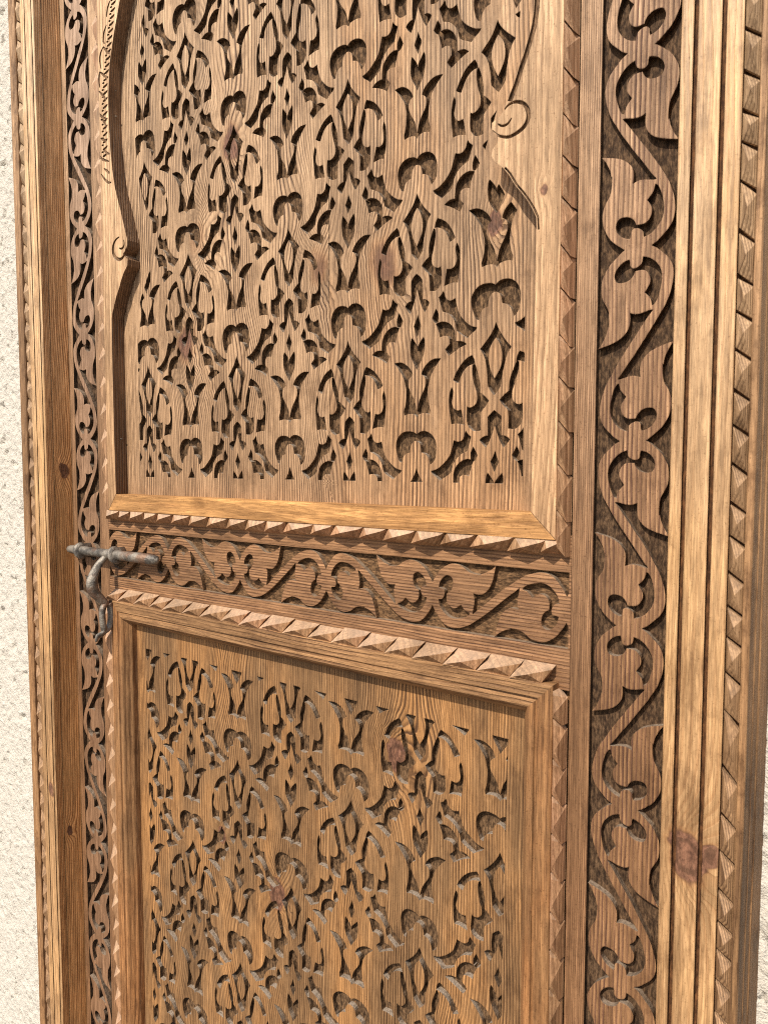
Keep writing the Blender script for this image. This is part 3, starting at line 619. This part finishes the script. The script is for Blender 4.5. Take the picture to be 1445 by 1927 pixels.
# ---- stiles with the running scroll
def scroll_items(mapf, k0, k1, odd_normal=True, seed=0.0, amp=.008):
    sol, hol = [], []
    rot = lambda P: [(-t, 1 - s_) for t, s_ in P]
    cell = SC_L + rot(SC_R)[::-1] + rot(SC_L) + SC_R[::-1]
    for k in range(k0, k1):
        mir = 1 if (k % 2 == 1) == odd_normal else -1
        for P, lst in ((cell, sol), (SC_H, hol), (rot(SC_H), hol)):
            Q = [mapf(mir * t, k + s_) for t, s_ in P]
            lst.append(Q)
        # tiny bridge so neighbouring cells join in one bead
        sol.append([mapf(mir * t, k + s_) for t, s_ in [(-.10, -.03), (.095, -.03), (.095, .03), (-.10, .03)]])
    return [('solid', wob(smooth(P, 2, 46), amp, 1.6, seed)) for P in sol] + [('hole', wob(smooth(P, 2, 46), amp, 1.6, seed)) for P in hol]
def stile(u0, u1, c0, c1, mp, odd, seed, mats, strip):
    rect = [(c0, LT + .3), (c1, LT + .3), (c1, LB - .3), (c0, LB - .3)]
    its = [('hole', densify(rect, 1.0))] + scroll_items(mp, -4, 10, odd, seed)
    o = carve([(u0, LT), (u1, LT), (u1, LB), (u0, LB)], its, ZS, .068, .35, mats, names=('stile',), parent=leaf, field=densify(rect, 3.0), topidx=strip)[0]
    return under(o, li)
stile(6.918, 7.955, 7.130, 7.842, lambda t, s_: (7.495 + t, 2.761 - 1.757 + 1.757 * s_), True, 2.0, [M_scroll, M_recs, M_stile], lambda u, v: 2 if u < 7.13 or u > 7.84 else 0)
stile(-2.095, -1.048, -1.966, -1.292, lambda t, s_: (-1.634 + t * .97, -.8437 + 1.7325 * s_), True, 5.0, [M_scroll_l, M_recs, M_stile], lambda u, v: 2 if u < -1.966 or u > -1.292 else 0)

# ---- middle rail with its frieze
rect = [(-1.03, 7.568), (6.895, 7.568), (6.895, 8.335), (-1.03, 8.335)]
its = [('hole', densify(rect, 1.0))] + scroll_items(lambda t, s_: (2.10 + 1.59 * (s_ - 1), 7.950 - t * 1.09), -1, 5, True, 7.0)
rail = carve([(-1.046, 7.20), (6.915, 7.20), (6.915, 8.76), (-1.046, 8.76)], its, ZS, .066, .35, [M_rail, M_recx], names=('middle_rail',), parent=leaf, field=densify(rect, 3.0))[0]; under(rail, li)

# ---- lower panel and its moulded frame
LV0, LV1 = 8.690, 20.4
def keep_lo(u, v, m): return -1.0 < u < 7.0 and 8.6 < v < 19.9
its = fret_items(-.18 + .0, 1.05, 10.33 - 3 * 1.520 + 0.0, 1.520, keep_lo, 3.0, 0.018)
lowfield = [(-.215, 9.44), (6.205, 9.44), (6.165, 12.0), (6.165, 19.3), (-.215, 19.3)]
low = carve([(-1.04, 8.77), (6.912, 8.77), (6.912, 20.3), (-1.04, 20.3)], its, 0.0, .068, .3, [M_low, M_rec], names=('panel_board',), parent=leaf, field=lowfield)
for o in low: under(o, li)
PROF = [(-.004, -.05), (0, ZB + .006), (.006, ZB), (.165, ZB), (.170, ZB + .02), (.198, ZB + .02), (.203, ZB), (.270, ZB), (.276, ZB + .004), (.366, ZB + .135), (.370, .01)]
bars = {}
for sd, mt in (('top', M_low_bar), ('bottom', M_low_bar), ('left', M_low_barv), ('right', M_low_barv)):
    bars[sd] = under(profile_bar('moulding_bar', sd, (-.812, LV0, 6.802, LV1), PROF, mt, leaf), li)
for a, b in zip(TT, TT[1:]): L = b - a; rope(RT, a + 1.26 * L, LV0, L, True, bars['top'])
RV2 = [8.73,9.009,9.427,9.808,10.2,10.599,11.022,11.421,11.844]
while RV2[-1] < 19.8: RV2.append(RV2[-1] + random.uniform(.39, .43))
for a, b in zip(RV2, RV2[1:]): rope(RR, 6.802, b + .30 * (b - a), b - a, False, bars['right'], .60)
v = 8.72
while v < 20.0: L = random.uniform(.39, .45); rope(RL, -.812, v, L, False, bars['left']); v += L
u = -.8
while u < 6.5: rope(RB, u, LV1, .41, True, bars['bottom']); u += .41
for nm, a, b in (('bottom_rail', LV1 - .05, LB), ('top_rail', LT, -3.0)):
    o = carve([(-1.046, a), (6.915, a), (6.915, b), (-1.046, b)], [], ZS, .05, .35, [M_rail, M_recx], names=(nm,), parent=leaf)[0]; under(o, li)

# ---- iron bolt
def W3(u, v, z): return W(u, v, z)
ZK = -.26
bolt_pts = [W(-1.98, 7.935, ZK), W(-1.93, 7.935, ZK), W(-1.84, 7.935, ZK), W(-1.4, 7.936, ZK), W(-.9, 7.938, ZK), (W(-.2, 7.936, ZK)), W(.36, 7.935, ZK), W(.37, 7.935, ZK), W(.45, 7.935, ZK), W(.46, 7.935, ZK), W(.50, 7.935, ZK)]
br_ = [.028, .058, .074, .074, .076, .080, .084, .070, .068, .054, .026]
vsn, fsn = tube(bolt_pts, [r * U for r in br_], 20)
bolt = obj('bolt', vsn, fsn, M_iron, leaf, smooth=True); under(bolt, li); bolt['label'] = 'rusty iron slide bolt with a hanging forged handle'
me = bolt.data
def ring(u, w_, r0, r1, tilt):
    r0 *= 1.12
    pts = []
    for i in range(17):
        a = math.radians(-200 + 400 * i / 16) if False else math.radians(-128 + 256 * i / 16)
        # open towards the wood
        pts.append(W(u + tilt * math.sin(a), 7.937 + math.sin(a) * r0, ZK - math.cos(a) * r0))
    pts = [W(u - tilt * .8, pts and 7.937 - r0 * .8, -.06)] + pts + [W(u + tilt * .8, 7.937 + r0 * .8, -.06)]
    return tube(pts, [r1 * U] * len(pts), 10, 2.6)
for u, t in ((-1.56, .015), (-.58, .03)):
    vsn, fsn = ring(u, .1, .088, .018, t); under(obj('staple', vsn, fsn, M_iron, bolt, smooth=True), ID)
hp = spline([W(-.80, 7.96, -.27), W(-.86, 8.07, -.36), W(-.84, 8.20, -.47), W(-.83, 8.36, -.53), W(-.84, 8.52, -.50), W(-.82, 8.66, -.38), W(-.80, 8.76, -.29)], 6)
vsn, fsn = tube(hp, [r * U for r in lerp_list([.045, .055, .066, .088, .088, .066, .045], len(hp))], 14, .75)
under(obj('handle', vsn, fsn, M_iron, bolt, smooth=True), ID)
for q in (-1, 1):
    hp = spline([W(-.80 + q * .012, 8.73, -.29 + q * .02), W(-.80, 8.82, -.31 + q * .07), W(-.80, 8.98, -.31 + q * .075), W(-.81, 9.12, -.31 + q * .05), W(-.82, 9.19, -.35)], 5)
    vsn, fsn = tube(hp, [r * U for r in lerp_list([.046, .052, .050, .050, .045], len(hp))], 10, .8)
    under(obj('link', vsn, fsn, M_iron, bolt, smooth=True), ID)
hp = spline([W(-.81, 9.14, -.29), W(-.83, 9.22, -.38), W(-.84, 9.25, -.45), W(-.84, 9.33, -.48)], 5)
vsn, fsn = tube(hp, [r * U for r in lerp_list([.05, .065, .062, .03], len(hp))], 10, .6)
under(obj('link_hook', vsn, fsn, M_iron, bolt, smooth=True), ID)
